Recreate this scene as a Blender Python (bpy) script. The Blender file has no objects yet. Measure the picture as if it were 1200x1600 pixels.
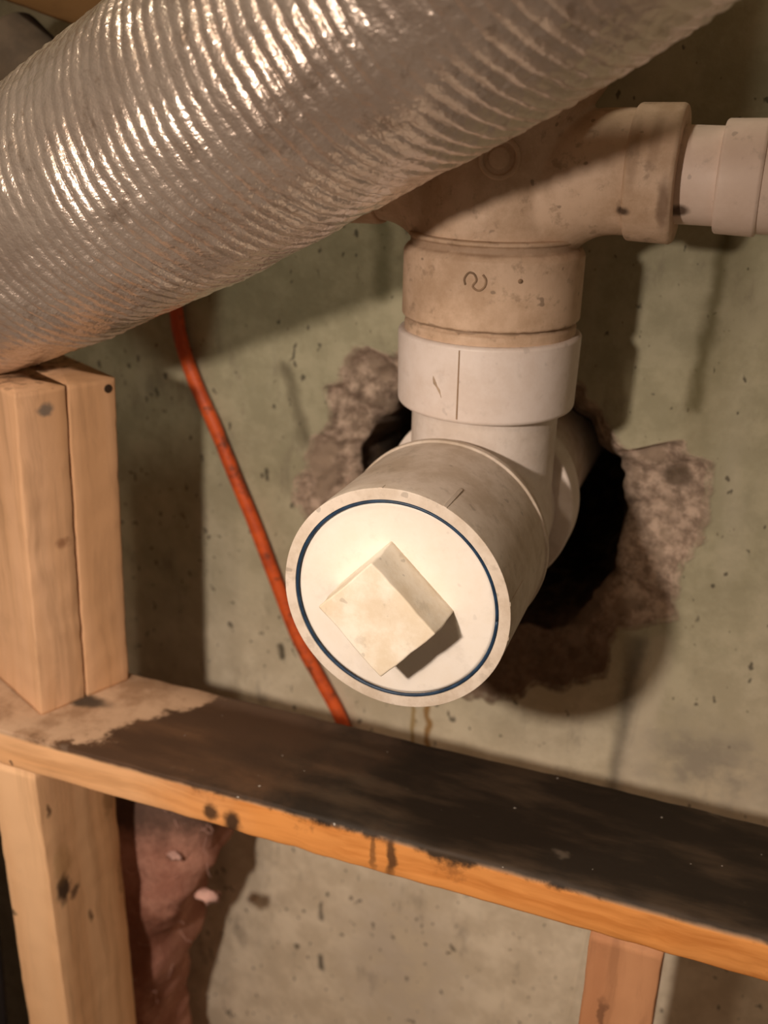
import bpy, bmesh, math, random
from mathutils import Vector, Matrix, noise
C = bpy.context.scene.collection
sc = bpy.context.scene
random.seed(7)
PI = math.pi

# ------------------------------------------------------------------ camera
cam_d = bpy.data.cameras.new('camera'); cam = bpy.data.objects.new('camera', cam_d); C.objects.link(cam)
ex, ey, ez = Vector((0.9332, 0.3589, 0.0203)), Vector((0.1534, -0.3467, -0.9254)), Vector((-0.325, 0.8666, -0.3786))
rot = Matrix((ex, -ey, -ez)).transposed()
cam.matrix_world = Matrix.Translation((0, -0.738, 1.438)) @ rot.to_4x4()
cam_d.sensor_fit = 'VERTICAL'; cam_d.sensor_height = 36.0
cam_d.lens = 36.0 * 1603.7 / 1600.0
cam_d.clip_start = 0.02
cam_d.dof.use_dof = True; cam_d.dof.focus_distance = 0.555; cam_d.dof.aperture_fstop = 6.7
sc.camera = cam

# ------------------------------------------------------------------ light
w = bpy.data.worlds.new('basement_ambient'); sc.world = w; w.use_nodes = True
w.node_tree.nodes['Background'].inputs[0].default_value = (1.0, 0.70, 0.46, 1)
w.node_tree.nodes['Background'].inputs[1].default_value = 0.115

def lamp(name, loc, power, col, radius, aim=None, cone=140):
    d = bpy.data.lights.new(name, 'SPOT' if aim else 'POINT'); d.energy = power; d.color = col; d.shadow_soft_size = radius
    o = bpy.data.objects.new(name, d); o.location = loc; C.objects.link(o)
    if aim:
        d.spot_size = math.radians(cone); d.spot_blend = 1.0
        o.rotation_euler = (Vector(aim) - Vector(loc)).to_track_quat('-Z', 'Y').to_euler()
    return o
lamp('hand_torch', (-0.285, -0.85, 1.47), 23.0, (1.0, 0.83, 0.69), 0.02, (-0.26, -0.30, 0.38), 156)
lamp('fill_lamp', (-0.42, -1.75, 2.22), 11.0, (1.0, 0.80, 0.60), 0.05)  # added fill behind the camera, evens out the light on the lower wall
lamp('ceiling_bulb', (-0.42, -0.5, 2.02), 7.5, (1.0, 0.92, 0.74), 0.05)

sc.view_settings.view_transform = 'Standard'; sc.view_settings.look = 'None'
sc.view_settings.gamma = 1.0; sc.view_settings.use_curve_mapping = False
sc.view_settings.exposure = 0.1

# ------------------------------------------------------------------ helpers
def tag(o, label=None, cat=None, group=None, kind=None):
    if label: o['label'] = label
    if cat: o['category'] = cat
    if group: o['group'] = group
    if kind: o['kind'] = kind
    return o

def thing(name, loc, label, cat, group=None):
    o = bpy.data.objects.new(name, None); o.location = loc; o.empty_display_size = 0.05
    C.objects.link(o); return tag(o, label, cat, group)

def base_of(o):
    v = Vector(o.location)
    while o.parent: o = o.parent; v = v + Vector(o.location)
    return v

def obj(name, verts, faces, mat, parent=None, origin=None, smooth=True):
    """verts in world metres; origin = world place of the object's own origin"""
    pb = base_of(parent) if parent else Vector((0, 0, 0))
    og = Vector(origin) if origin is not None else (pb if parent else Vector((0, 0, 0)))
    me = bpy.data.meshes.new(name)
    me.from_pydata([tuple(Vector(v) - og) for v in verts], [], faces); me.update()
    bm = bmesh.new(); bm.from_mesh(me); bmesh.ops.recalc_face_normals(bm, faces=bm.faces); bm.to_mesh(me); bm.free()
    if smooth:
        for p in me.polygons: p.use_smooth = True
    me.materials.append(mat)
    o = bpy.data.objects.new(name, me); o.location = og - pb; C.objects.link(o)
    if parent: o.parent = parent
    return o

def frame(d):
    d = Vector(d).normalized()
    a = Vector((0, 0, 1)) if abs(d.z) < 0.9 else Vector((1, 0, 0))
    u = d.cross(a).normalized(); return d, u, u.cross(d).normalized()

def lathe(prof, c, axis, n=96):
    """prof = [(along, radius)], revolved about axis through c; closed at ends of radius 0"""
    d, u, v = frame(axis); c = Vector(c); V = []; F = []; rings = []
    for (t, r) in prof:
        if r <= 1e-6: rings.append([len(V)]); V.append(c + d * t)
        else:
            rings.append(list(range(len(V), len(V) + n)))
            V += [c + d * t + (u * math.cos(2 * PI * k / n) + v * math.sin(2 * PI * k / n)) * r for k in range(n)]
    for a, b in zip(rings[:-1], rings[1:]):
        for k in range(n):
            k2 = (k + 1) % n
            if len(a) == 1 and len(b) == 1: continue
            if len(a) == 1: F.append((a[0], b[k], b[k2]))
            elif len(b) == 1: F.append((a[k], a[k2], b[0]))
            else: F.append((a[k], a[k2], b[k2], b[k]))
    return V, F

def rounded(pts, r, n=4):
    """round the corners of an open (along, radius) profile; keeps ends"""
    out = [pts[0]]
    for i in range(1, len(pts) - 1):
        p, q, s = Vector(pts[i - 1]), Vector(pts[i]), Vector(pts[i + 1])
        a, b = (p - q), (s - q); rr = min(r, a.length * .45, b.length * .45)
        A, B = q + a.normalized() * rr, q + b.normalized() * rr
        for k in range(n + 1):
            t = k / n; x = A * (1 - t) ** 2 + q * 2 * t * (1 - t) + B * t * t; out.append((x.x, x.y))
    out.append(pts[-1]); return out

def tube(path, rad, n=12, flat=1.0, flatdir=None):
    V = []; F = []
    P = [Vector(p) for p in path]; up = None
    for i, p in enumerate(P):
        d = (P[min(i + 1, len(P) - 1)] - P[max(i - 1, 0)]).normalized()
        if flatdir is not None: v = (Vector(flatdir) - d * d.dot(Vector(flatdir))).normalized(); u = d.cross(v)
        else:
            if up is None: _, u, v = frame(d)
            else: v = (up - d * d.dot(up)).normalized(); u = d.cross(v)
            up = v
        r = rad[i] if isinstance(rad, (list, tuple)) else rad
        V += [p + u * math.cos(2 * PI * k / n) * r + v * math.sin(2 * PI * k / n) * r * flat for k in range(n)]
    for i in range(len(P) - 1):
        for k in range(n):
            k2 = (k + 1) % n; F.append((i * n + k, i * n + k2, (i + 1) * n + k2, (i + 1) * n + k))
    F.append(tuple(range(n))[::-1]); F.append(tuple(range((len(P) - 1) * n, len(P) * n)))
    return V, F

def merge(*parts):
    V = []; F = []
    for v, f in parts:
        o = len(V); V += list(v); F += [tuple(i + o for i in q) for q in f]
    return V, F

def spline(pts, n):
    pts = [Vector(p) for p in pts]; out = []
    P = [pts[0] * 2 - pts[1]] + pts + [pts[-1] * 2 - pts[-2]]
    for i in range(1, len(P) - 2):
        for k in range(n):
            t = k / n; a, b, c, d = P[i - 1:i + 3]
            out.append(0.5 * ((2 * b) + (c - a) * t + (2 * a - 5 * b + 4 * c - d) * t * t + (-a + 3 * b - 3 * c + d) * t ** 3))
    out.append(pts[-1]); return out

def board(c0, c1, wdir, w_, t_, seed=0, rc=0.0022, rough=0.0006, steps=60, corner=None):
    """sawn board from c0 to c1 (centres of its ends), w_ wide along wdir, t_ thick; returns verts, faces"""
    c0, c1 = Vector(c0), Vector(c1); d = (c1 - c0).normalized()
    wv = (Vector(wdir) - d * d.dot(Vector(wdir))).normalized(); tv = d.cross(wv)
    V = []; F = []; ne = 5; nc = 3; n = 4 * (ne + nc)
    for i in range(steps + 1):
        s = i / steps; c = c0.lerp(c1, s)
        ring = []
        for q, (sw, st) in enumerate([(1, 1), (-1, 1), (-1, -1), (1, -1)]):
            r = rc + 0.0016 * max(0, noise.noise((s * 25, q * 7.3, seed)))
            if corner: r += corner(c, sw, st)
            cw, ct = sw * (w_ / 2 - r), st * (t_ / 2 - r); a0 = [0, PI / 2, PI, 1.5 * PI][q]
            for k in range(nc):
                a = a0 + (PI / 2) * k / (nc - 1); ring.append((cw + r * math.cos(a), ct + r * math.sin(a)))
            nsw, nst = [(-1, 1), (-1, -1), (1, -1), (1, 1)][q]
            e0 = ring[-1]; e1 = (nsw * (w_ / 2 - r) + (r * math.cos(a0 + PI / 2)), nst * (t_ / 2 - r) + r * math.sin(a0 + PI / 2))
            for k in range(1, ne + 1):
                f = k / (ne + 1); ring.append((e0[0] * (1 - f) + e1[0] * f, e0[1] * (1 - f) + e1[1] * f))
        for (a, b) in ring:
            p = c + wv * a + tv * b
            nv = noise.noise_vector(p * 60 + Vector((seed, 0, 0))) * rough + noise.noise_vector(p * 9) * rough
            V.append(p + nv)
    for i in range(steps):
        for k in range(n):
            k2 = (k + 1) % n; F.append((i * n + k, i * n + k2, (i + 1) * n + k2, (i + 1) * n + k))
    for i, flip in ((0, 1), (steps, 0)):
        V.append(c0 if i == 0 else c1); m = len(V) - 1
        for k in range(n): F.append((m, i * n + (k + 1) % n, i * n + k) if flip else (m, i * n + k, i * n + (k + 1) % n))
    return V, F

# ------------------------------------------------------------------ materials
class M:
    """small node builder"""
    def __init__(s, name):
        s.m = bpy.data.materials.new(name); s.m.use_nodes = True; s.t = s.m.node_tree
        s.b = s.t.nodes['Principled BSDF']; s.pos = s.n('ShaderNodeNewGeometry').outputs['Position']
    def n(s, k, **kw):
        x = s.t.nodes.new(k)
        for a, v in kw.items(): setattr(x, a, v)
        return x
    def put(s, i, v):
        if isinstance(v, bpy.types.NodeSocket): s.t.links.new(v, i)
        elif v is not None:
            if hasattr(i.default_value, '__len__') and not hasattr(v, '__len__'): i.default_value = (v,) * len(i.default_value)
            elif hasattr(i.default_value, '__len__') and len(i.default_value) == 4 and len(v) == 3: i.default_value = (*v, 1)
            else: i.default_value = v
    def math(s, op, a, b=None, c=None, clamp=False):
        x = s.n('ShaderNodeMath', operation=op, use_clamp=clamp)
        for i, v in enumerate((a, b, c)): s.put(x.inputs[i], v) if v is not None else None
        return x.outputs[0]
    def vmath(s, op, a, b=None):
        x = s.n('ShaderNodeVectorMath', operation=op); s.put(x.inputs[0], a)
        if b is not None: s.put(x.inputs[1], b)
        return x.outputs[0]
    def noise(s, scale, vec=None, stretch=None, detail=4, rough=.55, dist=0):
        v = vec or s.pos
        if stretch: v = s.vmath('MULTIPLY', v, stretch)
        x = s.n('ShaderNodeTexNoise'); s.put(x.inputs['Vector'], v); x.inputs['Scale'].default_value = scale
        x.inputs['Detail'].default_value = detail; x.inputs['Roughness'].default_value = rough; x.inputs['Distortion'].default_value = dist
        return x.outputs['Fac']
    def step(s, v, a, b):
        x = s.n('ShaderNodeMapRange', interpolation_type='SMOOTHSTEP', clamp=True)
        s.put(x.inputs[0], v); x.inputs[1].default_value = a; x.inputs[2].default_value = b
        x.inputs[3].default_value = 0; x.inputs[4].default_value = 1
        if a > b: x.inputs[1].default_value = b; x.inputs[2].default_value = a; x.inputs[3].default_value = 1; x.inputs[4].default_value = 0
        return x.outputs[0]
    def mix(s, f, a, b, mode='MIX'):
        x = s.n('ShaderNodeMix', data_type='RGBA', blend_type=mode); s.put(x.inputs[0], f); s.put(x.inputs[6], a); s.put(x.inputs[7], b)
        return x.outputs[2]
    def sep(s, v=None):
        x = s.n('ShaderNodeSeparateXYZ'); s.put(x.inputs[0], v or s.pos); return x.outputs
    def attr(s, name):
        return s.n('ShaderNodeAttribute', attribute_name=name).outputs['Fac']
    def blob(s, vec, c, rad, soft=.5):
        """1 inside an ellipsoid round c with radii rad, falling to 0 outside"""
        d = s.vmath('DIVIDE', s.vmath('SUBTRACT', vec, c), rad)
        l = s.n('ShaderNodeVectorMath', operation='LENGTH'); s.put(l.inputs[0], d)
        return s.step(l.outputs['Value'], 1 + soft, 1 - soft)
    def warp(s, scale, amp, vec=None, detail=3):
        x = s.n('ShaderNodeTexNoise'); s.put(x.inputs['Vector'], vec or s.pos); x.inputs['Scale'].default_value = scale; x.inputs['Detail'].default_value = detail
        return s.vmath('ADD', vec or s.pos, s.vmath('MULTIPLY', s.vmath('SUBTRACT', x.outputs['Color'], (.5, .5, .5)), (amp, amp, amp)))
    def bump(s, h, strength=.3, dist=.001, prev=None):
        x = s.n('ShaderNodeBump'); x.inputs['Strength'].default_value = strength; x.inputs['Distance'].default_value = dist
        s.put(x.inputs['Height'], h)
        if prev is not None: s.put(x.inputs['Normal'], prev)
        s.t.links.new(x.outputs[0], s.b.inputs['Normal']); return x.outputs[0]
    def out(s, col=None, rough=.6, metal=0, spec=.5):
        s.put(s.b.inputs['Base Color'], col); s.put(s.b.inputs['Roughness'], rough); s.put(s.b.inputs['Metallic'], metal)
        s.put(s.b.inputs['Specular IOR Level'], spec); return s.m

def capsule(m, vec, a, b, r, soft):
    """mask of a streak from a to b (x, z) of half width r on the wall"""
    ax, az = a; bx, bz = b; L = math.hypot(bx - ax, bz - az); ux, uz = (bx - ax) / L, (bz - az) / L
    o = m.sep(vec); dx = m.math('SUBTRACT', o[0], ax); dz = m.math('SUBTRACT', o[2], az)
    t = m.math('ADD', m.math('MULTIPLY', dx, ux), m.math('MULTIPLY', dz, uz))
    t = m.math('MINIMUM', m.math('MAXIMUM', t, 0), L)
    ex = m.math('SUBTRACT', dx, m.math('MULTIPLY', t, ux)); e2 = m.math('SUBTRACT', dz, m.math('MULTIPLY', t, uz))
    d = m.math('SQRT', m.math('ADD', m.math('MULTIPLY', ex, ex), m.math('MULTIPLY', e2, e2)))
    return m.step(d, r + soft, max(r - soft, 0))

def concrete():
    m = M('concrete'); z = m.sep()[2]
    big = m.noise(7, detail=5); mid = m.noise(28, detail=6, rough=.65); fine = m.noise(160, detail=3)
    low = m.step(m.math('ADD', z, m.math('MULTIPLY', big, .25)), 1.25, .85)  # wall painted paler lower down in place of stronger light there
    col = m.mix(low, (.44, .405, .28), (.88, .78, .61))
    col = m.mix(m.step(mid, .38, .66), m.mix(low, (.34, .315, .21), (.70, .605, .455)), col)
    col = m.mix(m.math('MULTIPLY', m.step(m.noise(12, stretch=(1, 1, .25), detail=4), .52, .72), .35), col, (.55, .50, .40))
    # grey smudges and mould specks
    sm = m.math('MULTIPLY', m.step(m.noise(18, stretch=(1.4, 1, .6), detail=6, rough=.7), .56, .72), .45)
    col = m.mix(sm, col, (.17, .14, .11))
    sp = m.step(m.noise(110, stretch=(1.2, 1, .8), detail=2, rough=.5), .67, .715)
    sp2 = m.step(m.noise(38, vec=m.warp(60, .02), stretch=(1, 1, .7), detail=1), .765, .80)
    sp = m.math('MAXIMUM', m.math('MULTIPLY', sp, .75), m.math('MULTIPLY', sp2, .75))
    col = m.mix(sp, col, (.05, .042, .03))
    # stains with a shape of their own
    v = m.warp(45, .014)
    for a, b, r, so, k, c in [
        ((-.034, 1.40), (-.043, 1.235), .004, .006, .8, (.10, .085, .035)),
        ((-.020, 1.40), (-.044, 1.17), .012, .014, .3, (.16, .13, .06)),
        ((-.2885, 1.345), (-.286, 1.295), .007, .006, .65, (.13, .12, .06)),
        ((-.3765, 1.222), (-.357, 1.160), .005, .006, .65, (.12, .10, .06)),
        ((-.2480, .935), (-.2475, .86), .0022, .002, .8, (.30, .19, .045)),
        ((-.2330, .935), (-.2310, .86), .0025, .002, .9, (.27, .14, .03)),
        ((-.0605, 1.04), (-.0640, .90), .006, .007, .7, (.13, .115, .09)),
        ((-.0440, 1.04), (-.0550, .86), .011, .006, .45, (.62, .55, .43)),
        ((-.3880, .952), (-.3850, .938), .002, .003, .9, (.05, .04, .025)),
        ((-.3445, .588), (-.3435, .570), .002, .004, .9, (.05, .045, .04)),
        ((-.3440, .66), (-.3445, .64), .001, .0025, .8, (.07, .06, .05))]:
        col = m.mix(m.math('MULTIPLY', capsule(m, v, a, b, r, so), k), col, c)
    for c, r, k, cc in [((0.005, 0, .94), (.05, 1, .035), .55, (.13, .11, .10)), ((-.25, 0, .62), (.06, 1, .10), .35, (.24, .19, .17))]:
        col = m.mix(m.math('MULTIPLY', m.math('MULTIPLY', m.blob(m.warp(40, .06), c, r, .7), m.step(mid, .35, .6)), k), col, cc)
    # broken concrete round the hole, dirt deeper in
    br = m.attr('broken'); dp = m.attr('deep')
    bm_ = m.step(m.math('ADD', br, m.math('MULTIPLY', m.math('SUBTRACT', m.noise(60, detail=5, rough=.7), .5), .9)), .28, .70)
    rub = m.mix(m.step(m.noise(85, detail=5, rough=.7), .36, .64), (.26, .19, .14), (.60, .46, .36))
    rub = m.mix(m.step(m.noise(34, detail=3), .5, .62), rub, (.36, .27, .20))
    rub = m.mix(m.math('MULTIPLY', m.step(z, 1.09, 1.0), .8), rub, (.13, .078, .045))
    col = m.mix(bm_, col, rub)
    col = m.mix(m.math('MULTIPLY', m.blob(m.warp(70, .012), (-.0475, .006, 1.1785), (.011, .03, .008), .4), .8), col, (.10, .07, .045))
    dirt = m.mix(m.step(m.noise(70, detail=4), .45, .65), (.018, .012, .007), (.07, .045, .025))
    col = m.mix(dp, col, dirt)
    h = m.math('ADD', m.math('MULTIPLY', fine, .35), m.math('ADD', mid, m.math('MULTIPLY', bm_, m.math('MULTIPLY', m.noise(110, detail=6, rough=.75), 3.0))))
    m.bump(h, .5, .0025)
    return m.out(col, m.mix(bm_, (.78,) * 3, (.95,) * 3), 0, .3)

def wood(name, axis, pale, dark, rot=None, seed=0, knots=(), grime=.3, marks=()):
    m = M(name); st = {'x': (.06, 1, 1), 'z': (1, 1, .06)}[axis]
    v = m.vmath('ADD', m.warp(9, .02), (seed, seed * .7, seed * .3))
    g = m.noise(90, vec=v, stretch=st, detail=4, rough=.6); g2 = m.noise(22, vec=v, stretch=st, detail=3)
    col = m.mix(m.step(g2, .35, .7), pale, dark)
    col = m.mix(m.math('MULTIPLY', m.step(g, .46, .68), .45), col, tuple(c * .62 for c in dark))
    blot = m.noise(24, vec=v, detail=5, rough=.65)
    col = m.mix(m.math('MULTIPLY', m.step(blot, .56, .74), grime), col, tuple(c * .35 for c in dark))
    wv = m.warp(110, .010)
    for c, r, k, cc in list(knots) + list(marks):
        col = m.mix(m.math('MULTIPLY', m.blob(wv, c, r, .45), k), col, cc)
    rough = .72
    if rot: col, rough = rot(m, col, g)
    m.bump(m.math('ADD', g, m.math('MULTIPLY', m.noise(220, detail=3), .5)), .25, .0012)
    return m.out(col, rough, 0, .3)

def ledger_rot(m, col, g):
    o = m.sep(); x, y, z = o[0], o[1], o[2]
    n1 = m.noise(30, detail=5, rough=.65); n2 = m.noise(13, vec=m.vmath('ADD', m.pos, (4, 2, 1)), detail=4)
    nx = m.math('SUBTRACT', n1, .5); ny = m.math('SUBTRACT', n2, .5)
    # the far corner by the post stays clean, the wet patch starts further left near the front edge
    yy = m.math('ADD', y, .19)
    edge = m.math('ADD', m.math('ADD', x, .392), m.math('ADD', m.math('MULTIPLY', nx, .15), m.math('MULTIPLY', yy, -.75)))
    wet = m.step(edge, -.012, .010)
    full = m.step(m.math('ADD', edge, m.math('MULTIPLY', ny, .1)), .06, .20)
    top = m.step(m.math('ADD', z, m.math('MULTIPLY', nx, .003)), .9945, .9985)
    # down the front face: how far the rot reaches over the edge
    down = m.math('ADD', m.math('MULTIPLY', m.step(x, -.33, -.24), .004), m.math('MULTIPLY', nx, .034))
    face = m.step(m.math('SUBTRACT', m.math('SUBTRACT', 1.0, z), down), .004, -.004)
    face = m.math('MULTIPLY', face, m.step(x, -.40, -.33))
    orange = m.mix(m.step(m.math('ADD', x, m.math('MULTIPLY', ny, .12)), -.38, -.27), col, m.mix(m.step(g, .4, .68), (.74, .31, .085), (.56, .205, .045)))
    orange = m.mix(m.math('MULTIPLY', m.step(n1, .55, .68), m.math('MULTIPLY', m.step(x, -.36, -.28), .5)), orange, (.22, .075, .02))
    pink = m.mix(m.step(z, .994, .998), orange, m.mix(m.step(n1, .4, .65), (.47, .31, .20), (.30, .18, .105)))
    brown = m.mix(m.step(m.noise(16, stretch=(.3, 1, 1), detail=5), .4, .62), (.125, .062, .030), (.060, .030, .015))
    black = m.mix(m.step(m.noise(40, stretch=(.3, 1, 1), detail=5), .45, .7), (.019, .012, .007), (.058, .037, .022))
    brown = m.mix(m.step(y, -.158, -.142), brown, (.13, .078, .050))
    pal = m.step(m.noise(34, vec=m.vmath('ADD', m.pos, (9, 3, 2)), detail=3), .66, .74)
    r = m.mix(full, brown, black); r = m.mix(m.math('MULTIPLY', pal, .22), r, (.30, .23, .17))
    mask = m.math('MAXIMUM', m.math('MULTIPLY', top, wet), face)
    col = m.mix(mask, pink, r)
    for c, rr, k in [((-.3085, -.2425, .979), (.006, .02, .006), .9), ((-.2915, -.2425, .975), (.0065, .02, .009), .95), ((-.1755, -.2425, .985), (.0035, .02, .016), .85), ((-.188, -.2425, .985), (.002, .02, .016), .6)]:
        col = m.mix(m.math('MULTIPLY', m.blob(m.warp(110, .008), c, rr, .45), k), col, (.035, .018, .010))
    col = m.mix(m.math('MULTIPLY', m.blob(m.warp(60, .012), (-.455, -.186, 1.0), (.026, .008, .02), .4), .9), col, (.03, .022, .016))  # dark gap under the post foot, its shade painted onto the ledger
    sp = m.step(m.noise(150, detail=1), .77, .79)
    col = m.mix(m.math('MULTIPLY', sp, m.math('MULTIPLY', mask, .7)), col, (.5, .45, .4))
    return col, m.mix(mask, (.72,) * 3, m.mix(full, (.75,) * 3, (.68,) * 3))

def pvc(name, base, dirtcol, amount, speck=.5, rough=.38, marks=()):
    m = M(name)
    n = m.noise(26, detail=6, rough=.7); n2 = m.noise(90, detail=4, rough=.65)
    col = m.mix(m.math('MULTIPLY', m.step(n, .36, .66), amount), base, dirtcol)
    col = m.mix(m.math('MULTIPLY', m.step(n2, .56, .70), speck), col, tuple(c * .55 for c in dirtcol))
    col = m.mix(m.math('MULTIPLY', m.step(m.noise(120, detail=1), .73, .77), speck), col, (.06, .04, .025))
    for c, r, k, cc in marks: col = m.mix(m.math('MULTIPLY', m.blob(m.warp(90, .006), c, r, .5), k), col, cc)
    m.bump(m.noise(300, detail=2), .08, .0005)
    return m.out(col, m.math('ADD', rough, m.math('MULTIPLY', n, .25)), 0, .45)

def plain(name, col, rough=.6, metal=0, var=.25, scale=60, bump=.15):
    m = M(name); n = m.noise(scale, detail=4)
    c = m.mix(m.step(n, .3, .7), tuple(x * (1 - var) for x in col), tuple(min(1, x * (1 + var)) for x in col))
    m.bump(n, bump, .001); return m.out(c, rough, metal, .4)

def foil_mat():
    m = M('aluminium_foil')
    cr = m.noise(70, detail=4, rough=.7); n = m.noise(14, detail=4)
    col = m.mix(m.step(n, .4, .7), (.74, .63, .55), (.58, .47, .40))
    col = m.mix(m.math('MULTIPLY', m.step(m.noise(48, detail=5, rough=.75), .55, .70), .6), col, (.30, .21, .15))
    m.bump(m.math('ADD', cr, m.math('MULTIPLY', m.noise(330, detail=2), .5)), .7, .0018)
    m.b.inputs['Coat Weight'].default_value = .9; m.b.inputs['Coat Roughness'].default_value = .06; m.b.inputs['Coat IOR'].default_value = 1.7
    m.t.links.new(m.b.inputs['Normal'].links[0].from_socket, m.b.inputs['Coat Normal'])
    return m.out(col, m.math('ADD', .24, m.math('MULTIPLY', n, .18)), .72, .5)

MT = {}
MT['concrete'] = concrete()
MT['ledger'] = wood('stained_pine', 'x', (.84, .50, .265), (.72, .38, .17), rot=ledger_rot, seed=1, grime=.12,
    marks=[((-.4905, -.213, 1.0), (.0045, .0035, .01), .9, (.03, .03, .03)), ((-.475, -.2425, .972), (.0015, .01, .0015), .9, (.1, .05, .03))])
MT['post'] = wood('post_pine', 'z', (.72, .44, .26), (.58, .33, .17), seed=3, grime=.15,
    marks=[((-.449, -.196, 1.236), (.006, .006, .0045), .85, (.14, .12, .10)), ((-.4405, -.155, 1.20), (.012, .02, .012), .0, (.5, .3, .2)), ((-.47, -.18, 1.2535), (.2, .2, .0022), .8, (.13, .07, .035)), ((-.452, -.185, 1.135), (.004, .01, .004), .8, (.25, .11, .05))])  # marks include the post top, its shade painted as dark brown end grain
MT['stud'] = wood('stud_pine', 'z', (.84, .53, .30), (.74, .42, .21), seed=5, grime=.08,
    knots=[((-.4575, -.226, .847), (.004, .008, .013), .95, (.035, .016, .008)), ((-.4575, -.214, .835), (.005, .006, .006), .8, (.07, .03, .012)), ((-.4575, -.224, .870), (.010, .010, .016), .5, (.36, .20, .07)),
           ((-.4575, -.232, .927), (.004, .0025, .006), .8, (.10, .05, .02)), ((-.4575, -.199, .796), (.004, .0025, .007), .8, (.10, .05, .02)),
           ((-.4575, -.160, .89), (.004, .008, .02), .6, (.24, .12, .035)), ((-.4575, -.155, .80), (.004, .004, .02), .5, (.24, .12, .035)), ((-.4965, -.2416, .822), (.002, .01, .003), .8, (.08, .05, .03))])
MT['right_stud'] = wood('reddish_pine', 'z', (.56, .28, .14), (.46, .21, .10), seed=8, grime=.3,
    marks=[((-.034, -.2416, .905), (.0022, .01, .014), .7, (.14, .06, .03)), ((-.030, -.2416, .878), (.014, .01, .003), .7, (.12, .05, .025)), ((-.040, -.2416, .862), (.010, .01, .004), .7, (.08, .04, .02))])
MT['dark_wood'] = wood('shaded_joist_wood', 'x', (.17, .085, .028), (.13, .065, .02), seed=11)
MT['white_pvc'] = pvc('white_pvc', (.80, .71, .66), (.62, .50, .42), .5, .15)
MT['tee_pvc'] = pvc('dusty_pvc', (.72, .63, .54), (.48, .38, .28), .75, .3)
MT['body_pvc'] = pvc('smudged_white_pvc', (.79, .71, .65), (.55, .45, .37), .55, .15)
MT['tan_pvc'] = pvc('grimy_tan_pvc', (.66, .48, .345), (.45, .30, .19), .85, .5, .5, [((-.0880, -.135, 1.3790), (.0032, .02, .0028), .9, (.05, .025, .012)), ((-.0665, -.135, 1.3840), (.0030, .03, .014), .7, (.14, .075, .04)), ((-.0850, -.13, 1.4080), (.0035, .03, .016), .45, (.24, .14, .075)), ((-.0745, -.13, 1.4150), (.003, .03, .016), .4, (.24, .14, .075)), ((-.17, -.155, 1.3545), (.2, .2, .0028), .45, (.20, .12, .07)), ((-.17, -.155, 1.3070), (.2, .2, .0012), .6, (.18, .11, .06))])
MT['pipe_pvc'] = pvc('pinkish_white_pvc', (.80, .64, .54), (.66, .50, .40), .5, .3, .38, [((-.0590, -.125, 1.3800), (.0055, .03, .0028), .9, (.07, .035, .018))])
MT['plug_pvc'] = pvc('cream_pvc', (.84, .78, .71), (.77, .68, .57), .5, .12, .42)
MT['head_pvc'] = pvc('worn_cream_pvc', (.86, .79, .68), (.66, .54, .38), .75, .25, .5)
MT['ring_blue'] = plain('dark_blue_sealant', (.012, .035, .075), .45, 0, .3, 200)
MT['ink'] = plain('dark_grime', (.27, .175, .105), .8)
MT['scuff'] = plain('brown_scuff', (.42, .31, .22), .7)
MT['foil'] = foil_mat()
def cord_mat():
    m = M('orange_cable'); n = m.noise(40, detail=5, rough=.7)
    col = m.mix(m.step(n, .42, .62), (.72, .115, .022), (.50, .075, .018))
    col = m.mix(m.math('MULTIPLY', m.step(m.noise(34, detail=5, rough=.75, vec=m.vmath('ADD', m.pos, (3, 1, 2))), .53, .64), .75), col, (.085, .040, .022))
    m.bump(n, .2, .001); return m.out(col, .5, 0, .4)
MT['cord'] = cord_mat()
def wool_mat():
    m = M('pink_glass_wool'); n = m.noise(26, detail=6, rough=.7); f = m.noise(200, stretch=(1, 1, .4), detail=4, rough=.7); z = m.sep()[2]
    col = m.mix(m.step(n, .35, .65), (.55, .29, .215), (.38, .175, .125))
    col = m.mix(m.math('MULTIPLY', m.step(m.noise(11, detail=4), .5, .64), .7), col, (.20, .075, .045))
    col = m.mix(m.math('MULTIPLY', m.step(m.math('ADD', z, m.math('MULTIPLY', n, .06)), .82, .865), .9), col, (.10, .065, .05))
    m.bump(f, .8, .004); return m.out(col, .95, 0, .15)
MT['wool'] = wool_mat()
MT['wool_pale'] = plain('pale_pink_glass_fibre', (.66, .41, .35), .9)
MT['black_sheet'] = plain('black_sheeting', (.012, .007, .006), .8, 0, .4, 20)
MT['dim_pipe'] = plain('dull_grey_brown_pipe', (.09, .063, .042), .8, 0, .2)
MT['nail'] = plain('rusty_nail', (.05, .028, .016), .6, .3)
MT['floor'] = plain('floor_concrete', (.22, .18, .14), .85)
MT['ceiling'] = plain('ceiling_boards', (.30, .19, .10), .8)

# ------------------------------------------------------------------ setting
SK = -0.108            # the wall runs back a little to the left
def wall_plane(x): return SK * (x + 0.17) if x < -0.17 else 0.0

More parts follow.
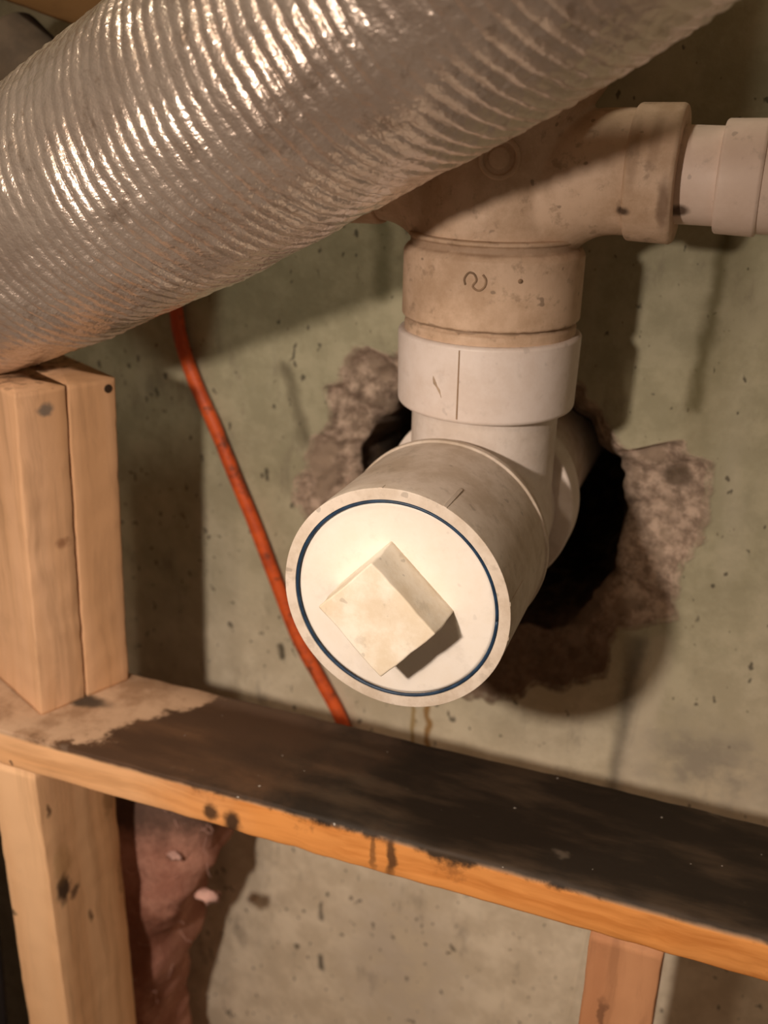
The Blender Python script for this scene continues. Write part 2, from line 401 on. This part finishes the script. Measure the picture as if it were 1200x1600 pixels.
def radial(pts, c):
    """closed periodic radius function from (x, z) points round c"""
    L = sorted((math.atan2(z - c[1], x - c[0]), math.hypot(x - c[0], z - c[1])) for x, z in pts)
    def f(a):
        a = (a + PI) % (2 * PI) - PI
        for i in range(len(L)):
            a0, r0 = L[i]; a1, r1 = L[(i + 1) % len(L)]
            if i == len(L) - 1: a1 += 2 * PI
            for aa in (a, a + 2 * PI):
                if a0 <= aa <= a1:
                    t = (aa - a0) / max(a1 - a0, 1e-6); t = t * t * (3 - 2 * t); return r0 * (1 - t) + r1 * t
        return L[0][1]
    return f
HC = (-.185, 1.13)
hole_r = radial([(-.252, 1.226), (-.284, 1.207), (-.303, 1.175), (-.312, 1.14), (-.30, 1.09), (-.250, 1.045), (-.19, 1.03), (-.13, 1.03), (-.099, 1.05), (-.087, 1.085),
                 (-.080, 1.127), (-.079, 1.156), (-.0914, 1.1825), (-.1078, 1.204), (-.132, 1.219), (-.17, 1.232), (-.22, 1.235)], HC)
out_r = radial([(-.2798, 1.2527), (-.3177, 1.2332), (-.3375, 1.2124), (-.3406, 1.1738), (-.3617, 1.1368), (-.3622, 1.1015), (-.3412, 1.075), (-.30, 1.02), (-.26, .965),
                (-.1272, 1.2325), (-.1040, 1.212), (-.0838, 1.1987), (-.0546, 1.2052), (-.0275, 1.187), (-.0266, 1.1469), (-.0303, 1.1042), (-.0379, 1.0699), (-.0787, 1.0384),
                (-.0858, 1.0074), (-.1308, .9783), (-.1795, .96), (-.2134, .9484), (-.18, 1.262), (-.23, 1.268)], HC)
def build_wall():
    NA = 420; X0, X1, Z0, Z1 = -1.5, 1.0, 0.0, 2.3
    V = []; F = []; br = []; dp = []; rows = []
    fr = [(-1, k) for k in range(7)]
    for a_i in range(NA):
        a = 2 * PI * a_i / NA; ca, sa = math.cos(a), math.sin(a); col = []
        jag = 0.006 * noise.noise((ca * 4, sa * 4, 1)) + .004 * noise.noise((ca * 12, sa * 12, 5))
        rh = hole_r(a) + jag; ro = max(out_r(a) + 2.2 * jag, rh + .012)
        tx = ((X1 if ca > 0 else X0) - HC[0]) / ca if abs(ca) > 1e-6 else 1e9
        tz = ((Z1 if sa > 0 else Z0) - HC[1]) / sa if abs(sa) > 1e-6 else 1e9
        rr = min(tx, tz)
        def add(r, y, b, d):
            p = Vector((HC[0] + ca * r, 0, HC[1] + sa * r)); p.y = wall_plane(p.x) + y
            col.append(len(V)); V.append(p); br.append(b); dp.append(d)
        # tunnel, from its far end outwards
        for k in range(9):
            f = k / 8; y = .26 * (1 - f) + .022 * f
            nn = noise.noise((ca * 3, sa * 3, y * 25)) * .016
            add(rh * (.80 + .17 * f) + nn, y, 1, 1 - max(0, (f - .85) / .15) * .6)
        # broken rim
        K = 16
        for k in range(K + 1):
            f = k / K; r = rh + (ro - rh) * f
            x, z = HC[0] + ca * r, HC[1] + sa * r
            rgh = (noise.noise((x * 45, z * 45, 2)) * .006 + noise.noise((x * 110, z * 110, 9)) * .0035 + noise.noise((x * 260, z * 260, 4)) * .0014)
            dep = .016 * (1 - f) ** 1.4 + .004
            e = min(1, (1 - f) * 5)
            add(r, (dep + rgh) * e, 1 if f < .93 else .55, .35 * max(0, 1 - f * 6))
        # sound wall, rings getting wider outwards
        K = 46
        for k in range(1, K + 1):
            f = (k / K) ** 2.1; r = (ro + .004) * (1 - f) + rr * f
            x, z = HC[0] + ca * r, HC[1] + sa * r
            und = noise.noise((x * 9, z * 5, 0)) * .0012 + noise.noise((x * 30, z * 22, 3)) * .0005
            add(r, und if k < K else 0, .32 * max(0, 1 - k / 3), 0)
        rows.append(col)
    n = len(rows[0])
    for i in range(NA):
        A, B = rows[i], rows[(i + 1) % NA]
        for k in range(n - 1): F.append((A[k], A[k + 1], B[k + 1], B[k]))
    V.append(Vector((HC[0], .27, HC[1]))); br.append(1); dp.append(1)
    for i in range(NA): F.append((len(V) - 1, rows[i][0], rows[(i + 1) % NA][0]))
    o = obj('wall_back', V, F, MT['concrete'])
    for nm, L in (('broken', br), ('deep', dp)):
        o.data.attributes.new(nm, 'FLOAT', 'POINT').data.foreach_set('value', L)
    return tag(o, 'pale green-grey stained concrete wall with a ragged hole broken through it', kind='structure')
wall = build_wall()

def form_seam():
    V, F = [], []; pts = [(-.0500, 1.035), (-.0594, .905), (-.0742, .705), (-.085, .55), (-.10, .3)]
    P = spline([(x, 0, z) for x, z in pts], 8)
    for p in P:
        j = noise.noise(p * 40) * .0006; h = .0005 + .0008 * noise.noise(p * 25)
        V += [Vector((p.x - .002 + j, .002, p.z)), Vector((p.x - .001 + j, -h, p.z)), Vector((p.x + .0012 + j, -h, p.z)), Vector((p.x + .006, .002, p.z))]
    for i in range(len(P) - 1):
        for k in range(3): F.append((i * 4 + k, i * 4 + k + 1, i * 4 + 5 + k, i * 4 + 4 + k))
    o = obj('formwork_seam', V, F, MT['concrete'], wall)
form_seam()

def slab(name, x0, x1, y0, y1, z0, z1, mat):
    V = [(x, y, z) for x in (x0, x1) for y in (y0, y1) for z in (z0, z1)]
    F = [(0, 1, 3, 2), (4, 6, 7, 5), (0, 4, 5, 1), (2, 3, 7, 6), (0, 2, 6, 4), (1, 5, 7, 3)]
    return tag(obj(name, V, F, mat, smooth=False), kind='structure')
slab('floor', -1.5, 1.0, -2.2, .1, -.1, 0, MT['floor'])
slab('ceiling', -1.5, 1.0, -2.2, .1, 2.3, 2.4, MT['ceiling'])

# ------------------------------------------------------------------ timber
def corner_wear(c, sw, st):
    # top front edge of the ledger is worn and rotted round to the right
    if sw < 0 and st > 0 or sw > 0 and st > 0: pass
    return 0
def ledger():
    def wear(c, sw, st):
        if not (sw < 0 and st > 0): return 0       # front top edge (wdir = +y, thickness up)
        k = max(0, min(1, (c.x + .36) / .25))
        return k * (.0022 + .003 * noise.noise((c.x * 18, 3, 1)) + .002 * noise.noise((c.x * 60, 1, 2)))
    V, F = board((-1.15, -.1905, .9845), (.62, -.1905, .9845), (0, 1, 0), .104, .031, 1, rc=.0016, rough=.0008, steps=260, corner=wear)
    V = [v + Vector((0, 0, 0)) for v in V]
    o = obj('timber_ledger', V, F, MT['ledger'], origin=(-.25, -.1905, .969))
    return tag(o, 'horizontal pine ledger with a black rotted top face and orange front edge', 'ledger')
led = ledger()

# doubled post, turned about 22 degrees and leaning slightly
ang = math.radians(65.5); sd = Vector((math.cos(ang), math.sin(ang), 0)); fd = Vector((-sd.y, sd.x, 0)).normalized()   # sd: along its side into depth, fd: to the left along its front
fd = Vector((-math.cos(math.radians(-17)), -math.sin(math.radians(-17)), 0))
lean = Vector((.010, 0, .2505))
post = thing('doubled_post', (-.48, -.17, 1.0), 'short doubled pine post standing on the ledger below the foil duct', 'post')
corner = Vector((-.4649, -.2105, 1.0005))
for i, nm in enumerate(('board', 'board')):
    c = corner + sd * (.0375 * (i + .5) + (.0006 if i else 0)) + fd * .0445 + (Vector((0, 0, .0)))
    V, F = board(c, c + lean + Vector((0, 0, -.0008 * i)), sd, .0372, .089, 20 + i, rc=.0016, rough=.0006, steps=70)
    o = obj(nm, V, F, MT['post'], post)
nrm_side_ = Vector((sd.y, -sd.x, 0))
def nail_head(p, nrm, r, parent, name='nail_head'):
    V, F = lathe(rounded([(0, 0), (0, r), (.0012, r), (.0012, 0)], .0004), p, nrm, 16)
    return obj(name, V, F, MT['nail'], parent)
nrm_side = Vector((sd.y, -sd.x, 0))
nb = [c for c in post.children]
pN = corner + sd * .0635 + lean * .962 + nrm_side_ * .0002
nail_head(pN, nrm_side, .0032, nb[1])

def stud(name, x0, x1, y0, y1, z1, mat, label):
    V, F = board(((x0 + x1) / 2, (y0 + y1) / 2, .001), ((x0 + x1) / 2, (y0 + y1) / 2, z1), (0, 1, 0), y1 - y0, x1 - x0, x0 * 50, rc=.0014, rough=.0007, steps=120)
    return tag(obj(name, V, F, mat, origin=((x0 + x1) / 2, (y0 + y1) / 2, .001)), label, 'stud')
stud('wall_stud', -.4985, -.4565, -.2414, -.1515, .9688, MT['stud'], 'pale pine stud with a dark knot, below the left end of the ledger')
stud('wall_stud', -.0467, -.0028, -.2408, -.152, .9688, MT['right_stud'], 'reddish pine stud below the right part of the ledger')

# ------------------------------------------------------------------ plastic drain
AX, AZ = -.1755, 1.172            # axis of the run into the wall
X0, Y0 = -.1695, -.100            # axis of the stack
drain = thing('drain_stack', (AX, -.1, 1.10), 'white and grimy plastic drain stack with a round cleanout, entering the wall', 'drain pipe')

def remeshed(name, parts, mat, parent, voxel=.0016, smooth=8):
    V, F = merge(*parts); o = obj(name, V, F, mat, parent)
    r = o.modifiers.new('voxels', 'REMESH'); r.mode = 'VOXEL'; r.voxel_size = voxel; r.use_smooth_shade = True
    s = o.modifiers.new('fillet', 'SMOOTH'); s.factor = .5; s.iterations = smooth
    return o
def cyl(c, axis, r, t0, t1, n=72): return lathe([(t0, 0), (t0, r), (t1, r), (t1, 0)], c, axis, n)

tee = remeshed('drain_tee', [lathe([(-.185, 0), (-.185, .0612), (-.150, .0612), (-.118, .0590), (-.098, .0562), (-.078, .0562), (-.078, 0)], (AX, 0, AZ), (0, 1, 0), 72), cyl((X0, Y0, 0), (0, 0, 1), .0482, AZ, 1.258),], MT['body_pvc'], drain, .0016, 14)
V, F = lathe(rounded([(-.2515, .0612), (-.2515, .0678), (-.1615, .0664), (-.1605, .0678), (-.1565, .0678), (-.1545, .0655), (-.1540, .0600)], .0004), (AX, 0, AZ), (0, 1, 0), 128)
V2, F2 = lathe([(-.2515, .0612), (-.2450, .0602), (-.19, .0602)], (AX, 0, AZ), (0, 1, 0), 128)
hub = obj('cleanout_hub', *merge((V, F), (V2, F2)), MT['tee_pvc'], tee)
V, F = lathe(rounded([(-.0850, .054), (-.0850, .0672), (-.0838, .0684), (-.060, .0682), (-.058, .066), (-.058, .0575), (-.07, .0575)], .0012), (AX, 0, AZ), (0, 1, 0), 128)
obj('rear_hub', V, F, MT['body_pvc'], tee)
V, F = lathe(rounded([(-.08, 0), (-.08, .0570), (.245, .0570), (.245, 0)], .001), (AX, 0, AZ), (0, 1, 0), 96)
obj('pipe', V, F, MT['tee_pvc'], drain)
def rib_on_hub(deg, y0, y1, h, wd):
    a = math.radians(deg); rad = Vector((math.cos(a), 0, math.sin(a))); tan = Vector((-rad.z, 0, rad.x)); V = []
    for y in (y0, y1):
        for (t, r) in ((-wd, .0655), (-wd * .6, .0668 + h), (wd * .6, .0668 + h), (wd, .0655)): V.append(Vector((AX, y, AZ)) + rad * r + tan * t)
    F = [(0, 1, 5, 4), (1, 2, 6, 5), (2, 3, 7, 6), (0, 3, 2, 1), (4, 5, 6, 7), (0, 4, 7, 3)]
    return obj('moulded_rib', V, F, MT['tee_pvc'], tee, smooth=False)
for dg in (98, 66, 10, -8): rib_on_hub(dg, -.2512, -.2465 if dg in (98, -8) else -.222, .0012, .0018)

# cleanout plug with its square head and the blue ring of sealant
fy = -.2500
V, F = lathe(rounded([(-.215, 0), (-.215, .0595), (fy + .0010, .0595), (fy - .0002, .0580), (fy - .0004, .020), (fy - .0004, 0)], .0008), (AX, 0, AZ), (0, 1, 0), 128)
plug = obj('cleanout_plug', V, F, MT['plug_pvc'], drain)
V, F = tube([(AX + .0600 * math.cos(2 * PI * k / 128), -.2508, AZ + .0600 * math.sin(2 * PI * k / 128)) for k in range(129)], .0010, 8)
o = obj('sealant_ring', V, F, MT['ring_blue'], plug); o['label'] = 'dark blue ring round the plug'
def square_head():
    bm = bmesh.new(); a = math.radians(46.5); hc = Vector((-.1750, 0, 1.1738)); hf = .0247; hb = .0252
    e1 = Vector((math.cos(a), 0, math.sin(a))); e2 = Vector((-math.sin(a), 0, math.cos(a)))
    vs = []
    for (y, h1, h2) in ((-.2490, .0262, .0232), (-.2802, .0257, .0227)):
        vs.append([bm.verts.new(hc + e1 * sx * h2 + e2 * sy * h1 + Vector((0, y, 0))) for sx, sy in ((-1, -1), (1, -1), (1, 1), (-1, 1))])
    bm.faces.new(vs[0]); bm.faces.new(vs[1][::-1])
    for k in range(4): bm.faces.new((vs[0][k], vs[0][(k + 1) % 4], vs[1][(k + 1) % 4], vs[1][k]))
    bmesh.ops.recalc_face_normals(bm, faces=bm.faces)
    ed = [e for e in bm.edges if max(v.co.y for v in e.verts) < -.26 or abs(e.verts[0].co.y - e.verts[1].co.y) > .01]
    bmesh.ops.bevel(bm, geom=ed, offset=.0012, segments=3, affect='EDGES', profile=.6)
    bmesh.ops.subdivide_edges(bm, edges=[e for e in bm.edges if e.calc_length() > .015], cuts=6, use_grid_fill=True)
    for v in bm.verts:
        if v.co.y < -.262: v.co += noise.noise_vector(v.co * 90) * .0009
    V = [v.co.copy() for v in bm.verts]; bm.verts.index_update(); F = [tuple(v.index for v in f.verts) for f in bm.faces]; bm.free()
    return obj('square_head', V, F, MT['head_pvc'], plug)
square_head()

# the stack above the tee
def ring_part(name, prof, mat, parent=drain, r=.001): 
    V, F = lathe(rounded(prof, r), (X0, Y0, 0), (0, 0, 1), 128); return obj(name, V, F, mat, parent)
coup = ring_part('coupling', [(1.2505, .046), (1.2505, .0565), (1.2525, .0578), (1.2975, .0588), (1.2990, .0570), (1.2990, .045)], MT['white_pvc'])
def on_stack_(x, z): dx = x - X0; return Vector((x, Y0 - math.sqrt(.0580 ** 2 - dx * dx), z))
def spline2(p): return [(q.x, q.z) for q in spline([(x, 0, z) for x, z in p], 2)]
def strip(p0, p1, nrm, wd, h, mat, parent, name):
    p0, p1, nrm = Vector(p0), Vector(p1), Vector(nrm).normalized(); s = (p1 - p0).cross(nrm).normalized() * wd; V = []
    for p in (p0, p1): V += [p - s - nrm * h, p - s * .5 + nrm * h, p + s * .5 + nrm * h, p + s - nrm * h]
    F = [(0, 1, 5, 4), (1, 2, 6, 5), (2, 3, 7, 6), (0, 3, 2, 1), (4, 5, 6, 7), (0, 4, 7, 3)]
    return obj(name, V, F, mat, parent, smooth=False)
sc_p = [(-.1885, 1.279), (-.1870, 1.274), (-.1840, 1.270), (-.1822, 1.2655)]
V, F = tube([on_stack_(x, z) for x, z in spline2(sc_p)], [.0002, .0009, .0012, .0007, .0009, .0004, .0002], 6)
o = obj('scuff', V, F, MT['scuff'], coup); o['label'] = 'brown scuff on the coupling'
aS = math.radians(-92); rs = Vector((math.cos(aS), math.sin(aS), 0))
o = strip(Vector((X0, Y0, 1.2535)) + rs * .0580, Vector((X0, Y0, 1.2965)) + rs * .0588, rs, .0006, .0003, MT['ink'], coup, 'mould_seam'); o['label'] = 'thin dark mould line down the coupling'
bush = ring_part('bushing', [(1.2960, .045), (1.2960, .0535), (1.2985, .0548), (1.3040, .0548), (1.3055, .053), (1.3080, .052), (1.3080, .045)], MT['tan_pvc'])
hub2 = ring_part('lower_hub', [(1.3070, .045), (1.3070, .0550), (1.3085, .0566), (1.3480, .0566), (1.3512, .0545), (1.3525, .0525), (1.3560, .0525), (1.3570, .0540), (1.3590, .0535), (1.3600, .045)], MT['tan_pvc'])
# small moulded mark on the hub: a ring of tube with a slanted bar
def on_stack(x, z, r): 
    dx = x - X0; return Vector((x, Y0 - math.sqrt(r * r - dx * dx), z))
def stack_curve(pts, r, rad, mat, parent, name):
    V, F = tube([on_stack(p[0], p[-1], r) for p in pts], rad, 6); return obj(name, V, F, mat, parent)
mk = [(-.1705, 1.3350), (-.1712, 1.3385), (-.1688, 1.3420), (-.1655, 1.3415), (-.1640, 1.3380), (-.1660, 1.3345), (-.1625, 1.3322), (-.1592, 1.3345), (-.1585, 1.3385), (-.1605, 1.3415)]
o = stack_curve(spline([(x, 0, z) for x, z in mk], 4), .0566, .0007, MT['ink'], hub2, 'moulded_mark'); o['label'] = 'small dark moulded mark like a letter'
c = on_stack(-.1400, 1.3382, .0566); V, F = lathe([(-.0006, 0), (-.0004, .0016), (.0006, .0012), (.0008, 0)], c, c - Vector((X0, Y0, 1.3382)), 14)
obj('dirt_fleck', V, F, MT['ink'], hub2)

ZB = 1.3975
def arc_branch(sgn):
    """sweep from the run out to the horizontal branch"""
    P = []; R = []
    for k in range(13):
        t = k / 12; a = t * PI / 2
        P.append(Vector((X0 + sgn * (.010 + .063 * (1 - math.cos(a))), Y0, 1.340 + (ZB - 1.340) * math.sin(a)))); R.append(.038 - .0025 * t)
    P.append(Vector((X0 + sgn * .085, Y0, ZB))); R.append(.0355)
    return tube(P, R, 40)
cross = remeshed('cross_fitting', [lathe([(1.356, 0), (1.356, .0500), (1.375, .0480), (1.42, .0480), (1.434, .0540), (1.444, .0608), (1.50, .0618), (1.50, 0)], (X0, Y0, 0), (0, 0, 1), 72),
     arc_branch(1), arc_branch(-1)], MT['tan_pvc'], drain, .0016, 10)
def hring(name, prof, mat, parent, r=.001):
    V, F = lathe(rounded(prof, r), (0, Y0, ZB), (1, 0, 0), 96); return obj(name, V, F, mat, parent)
hring('branch_hub', [(-.0895, .030), (-.0895, .0368), (-.0880, .0382), (-.0640, .0388), (-.0620, .0375), (-.0620, .0265)], MT['tan_pvc'], cross)
hring('branch_hub', [(-.2430, .030), (-.2430, .0370), (-.2450, .0382), (-.2740, .0388), (-.2760, .0375), (-.2760, .020), (-.27, .018), (-.27, 0)], MT['tan_pvc'], cross)
hring('pipe', [(-.075, .0), (-.075, .0272), (.42, .0272), (.42, 0)], MT['pipe_pvc'], drain)
o = hring('coupling', [(-.0405, .0268), (-.0405, .0300), (-.0392, .0312), (-.0185, .0318), (-.0170, .0308), (-.0170, .0300), (.0150, .0298), (.0160, .0268)], MT['pipe_pvc'], drain)
V, F = lathe(rounded([(1.49, 0), (1.49, .0535), (2.30, .0535), (2.30, 0)], .001), (X0, Y0, 0), (0, 0, 1), 96)
obj('pipe', V, F, MT['tan_pvc'], drain)
# round boss on the front of the cross
bc = Vector((-.1575, Y0 - .0458, 1.4050)); bd = Vector((.20, -1, 0)).normalized()
V, F = lathe(rounded([(-.004, .0125), (.0012, .0120), (.0022, .0108), (.0020, .0092), (.0002, .0086), (.0004, .0068), (.0022, .0058), (.0026, .002), (.0026, 0)], .0008), bc, bd, 40)
obj('round_boss', V, F, MT['tan_pvc'], cross)

# ------------------------------------------------------------------ foil duct
def duct():
    s = .95; CAMP = Vector((0, -.738, 1.438))
    A = CAMP + (Vector((-.432, -.1665, 1.3649)) - CAMP) * s; B = Vector((.9048, -.1745, .394)) * s; D = Vector((-.1115, -.1375, .0923)) * s
    R0 = .0775; NA = 200
    f = lambda t: A + B * t + D * (t * t)
    t0, t1 = -.62, .80; N = 1500; pitch = .0089; ss = 0; V = []; F = []; prev = None
    rnd = random.Random(3)
    for i in range(N + 1):
        t = t0 + (t1 - t0) * i / N; p = f(t); d = (B + D * (2 * t)).normalized()
        if prev is not None: ss += (p - prev).length
        prev = p
        u = d.cross(Vector((0, 0, 1))).normalized(); v = u.cross(d)
        for k in range(NA):
            a = 2 * PI * k / NA; q = Vector((math.cos(a), math.sin(a), ss * 3))
            ph = ss / pitch + a / (2 * PI) + .16 * noise.noise((q.x * 2, q.y * 2, ss * 10)) + .05 * noise.noise((q.x * 6, q.y * 6, ss * 30))
            fr = ph - math.floor(ph)
            amp = .00085 * (0.8 + 1.5 * noise.noise((q.x * 2.2, q.y * 2.2, ss * 28)))
            h = amp * (1 - 2 * abs(2 * fr - 1) ** 2.2)
            r = R0 + h + .0028 * noise.noise((q.x * 1.5, q.y * 1.5, ss * 9)) + .0007 * noise.noise((q.x * 7, q.y * 7, ss * 50)) + .0005 * noise.noise((q.x * 20, q.y * 20, ss * 170)) + .0009 * max(0, noise.noise((q.x * 5, q.y * 5, ss * 40 + 9)) - .25)
            w_ = p + (u * q.x + v * q.y) * r
            if w_.z < 1.2545 and -.60 < w_.x < -.40 and w_.y > -.26: w_.z = 1.2545      # flattened where it rests on the post
            V.append(w_)
    for i in range(N):
        for k in range(NA):
            k2 = (k + 1) % NA; F.append((i * NA + k, i * NA + k2, (i + 1) * NA + k2, (i + 1) * NA + k))
    o = obj('foil_duct', V, F, MT['foil'], origin=A)
    return tag(o, 'ribbed silver foil flexible duct running across the top, in front of the stack', 'duct')
duct()

# ------------------------------------------------------------------ cable
cp = [(-0.4865, 1.3564), (-0.4849, 1.3041), (-0.4825, 1.2713), (-0.4792, 1.2385), (-0.4673, 1.2031), (-0.4458, 1.1598), (-0.4272, 1.1181), (-0.4063, 1.0729), (-0.3858, 1.0235), (-0.3629, 0.9703), (-0.3393, 0.933), (-0.3209, 0.9041), (-0.306, 0.874), (-0.2826, 0.8525), (-0.2425, 0.8438), (-0.1803, 0.8421), (-0.08, 0.828), (0.1, 0.8), (0.35, 0.78)]
P = spline([(x, wall_plane(x) - .0085, z) for x, z in cp], 10)
V, F = tube(P, [.0064 + .0003 * noise.noise(p * 40) for p in P], 16, .82, (0, 1, 0))
tag(obj('orange_cable', V, F, MT['cord'], origin=P[0]), 'orange sheathed cable hanging down the concrete wall behind the ledger', 'cable')

# ------------------------------------------------------------------ insulation behind the left stud
def batt():
    V = []; F = []; NU, NZ = 46, 110; zt, zb = .875, .02
    def half(z):        # left and right limits, and how far it stands off the wall
        k = (zt - z) / (zt - zb)
        xr = -.394 - .02 * math.sin(k * 8) - max(0, k - .12) * .34
        return -.60, max(xr, -.50 + .02), .105
    for j in range(NZ + 1):
        z = zt + (zb - zt) * j / NZ; xl, xr, dep = half(z); k = j / NZ
        xr += .014 * noise.noise((z * 22, 1, 1)) + .006 * noise.noise((z * 70, 2, 1)); top = min(1, (zt - z) / .05 + .25)
        for i in range(NU):
            a = 2 * PI * i / NU; ca, sa = math.cos(a), math.sin(a)
            sx = math.copysign(abs(ca) ** .55, ca); sy = math.copysign(abs(sa) ** .6, sa)
            x = (xl + xr) / 2 + sx * (xr - xl) / 2; y = -.062 + sy * dep / 2 * (.75 + .25 * top)
            nv = noise.noise_vector((x * 14, y * 14, z * 14)) * .012 + noise.noise_vector((x * 40, y * 40, z * 28)) * .004 + noise.noise_vector((x * 130, y * 130, z * 110)) * .0015
            nv.y = min(max(nv.y, -.02), .015)
            V.append(Vector((x, y, z)) + nv)
    for j in range(NZ):
        for i in range(NU):
            i2 = (i + 1) % NU; F.append((j * NU + i, j * NU + i2, (j + 1) * NU + i2, (j + 1) * NU + i))
    F.append(tuple(range(NU))[::-1]); F.append(tuple(range(NZ * NU, (NZ + 1) * NU)))
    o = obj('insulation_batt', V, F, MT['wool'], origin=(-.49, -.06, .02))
    tag(o, 'dusty pink glass wool insulation slumped beside the left stud against the wall', 'insulation')
    rnd = random.Random(5); parts = []
    for q in range(230):
        z = rnd.uniform(.52, .90); i = rnd.choice(range(NU)); j = int((zt - z) / (zt - zb) * NZ); p = V[j * NU + i].copy()
        if p.y > -.05: continue
        d = Vector((rnd.uniform(-1, 1), rnd.uniform(-1.2, -.1), rnd.uniform(-1, 1))).normalized(); b = Vector((rnd.uniform(-1, 1), 0, rnd.uniform(-1, 1))) * .006
        L = rnd.uniform(.005, .018); parts.append(tube([p, p + d * L * .4 + b * .4, p + d * L * .7 + b, p + d * L * .8 + b * 1.9], .00022, 4))
    tag(obj('loose_fibres', *merge(*parts), MT['wool_pale'], o), kind='stuff')
    # two pale tufts
    for c, r in (((-.4000, -.106, .757), .0065), ((-.428, -.114, .800), .004)):
        VV, FF = [], []
        for a in range(9):
            for b in range(14):
                th, ph = PI * a / 8, 2 * PI * b / 14; d = Vector((math.sin(th) * math.cos(ph), math.sin(th) * math.sin(ph), math.cos(th) * 1.2))
                VV.append(Vector(c) + Vector((d.x * 1.5, d.y, d.z * .7)) * r * (1 + .9 * noise.noise(d * 2.3 + Vector(c) * 40)))
        for a in range(8):
            for b in range(14): FF.append((a * 14 + b, a * 14 + (b + 1) % 14, a * 14 + 14 + (b + 1) % 14, a * 14 + 14 + b))
        t = obj('wool_tuft', VV, FF, MT['wool_pale'], o); t['label'] = 'paler pink tuft'
batt()

def sheet():  # near-black sheet put in so the bay left of the stud stays dark
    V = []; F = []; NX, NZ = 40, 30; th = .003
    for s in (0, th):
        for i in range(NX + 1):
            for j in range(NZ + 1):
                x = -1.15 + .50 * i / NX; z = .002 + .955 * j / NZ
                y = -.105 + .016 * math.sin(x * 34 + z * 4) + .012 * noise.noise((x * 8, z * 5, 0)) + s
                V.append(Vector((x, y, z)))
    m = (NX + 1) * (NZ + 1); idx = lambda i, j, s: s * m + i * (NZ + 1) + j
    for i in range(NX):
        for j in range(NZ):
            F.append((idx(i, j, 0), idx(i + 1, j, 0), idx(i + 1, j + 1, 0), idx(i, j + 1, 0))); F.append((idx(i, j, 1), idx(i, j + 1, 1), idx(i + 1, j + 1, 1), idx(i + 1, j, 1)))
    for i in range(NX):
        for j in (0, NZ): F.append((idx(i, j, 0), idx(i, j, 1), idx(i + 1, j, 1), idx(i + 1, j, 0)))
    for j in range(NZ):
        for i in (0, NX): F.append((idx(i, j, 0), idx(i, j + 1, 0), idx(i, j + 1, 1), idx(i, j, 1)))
    tag(obj('dark_sheeting', V, F, MT['black_sheet'], origin=(-.9, -.105, .002)), 'near-black sheeting placed to keep the bay left of the lower stud dark', 'sheeting')
sheet()

# ------------------------------------------------------------------ dim things behind the duct, top left
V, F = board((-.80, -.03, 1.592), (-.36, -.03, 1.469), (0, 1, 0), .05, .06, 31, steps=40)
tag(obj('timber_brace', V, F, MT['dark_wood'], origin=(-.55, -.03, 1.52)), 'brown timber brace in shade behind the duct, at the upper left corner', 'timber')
V, F = lathe(rounded([(0, 0), (0, .034), (.16, .034), (.16, 0)], .004), (-.580, -.042, 1.463), (.77, 0, -.64), 64)
tag(obj('dim_pipe', V, F, MT['dim_pipe'], origin=(-.580, -.042, 1.463)), 'dull grey-brown round pipe in shade behind the duct at far left', 'pipe')
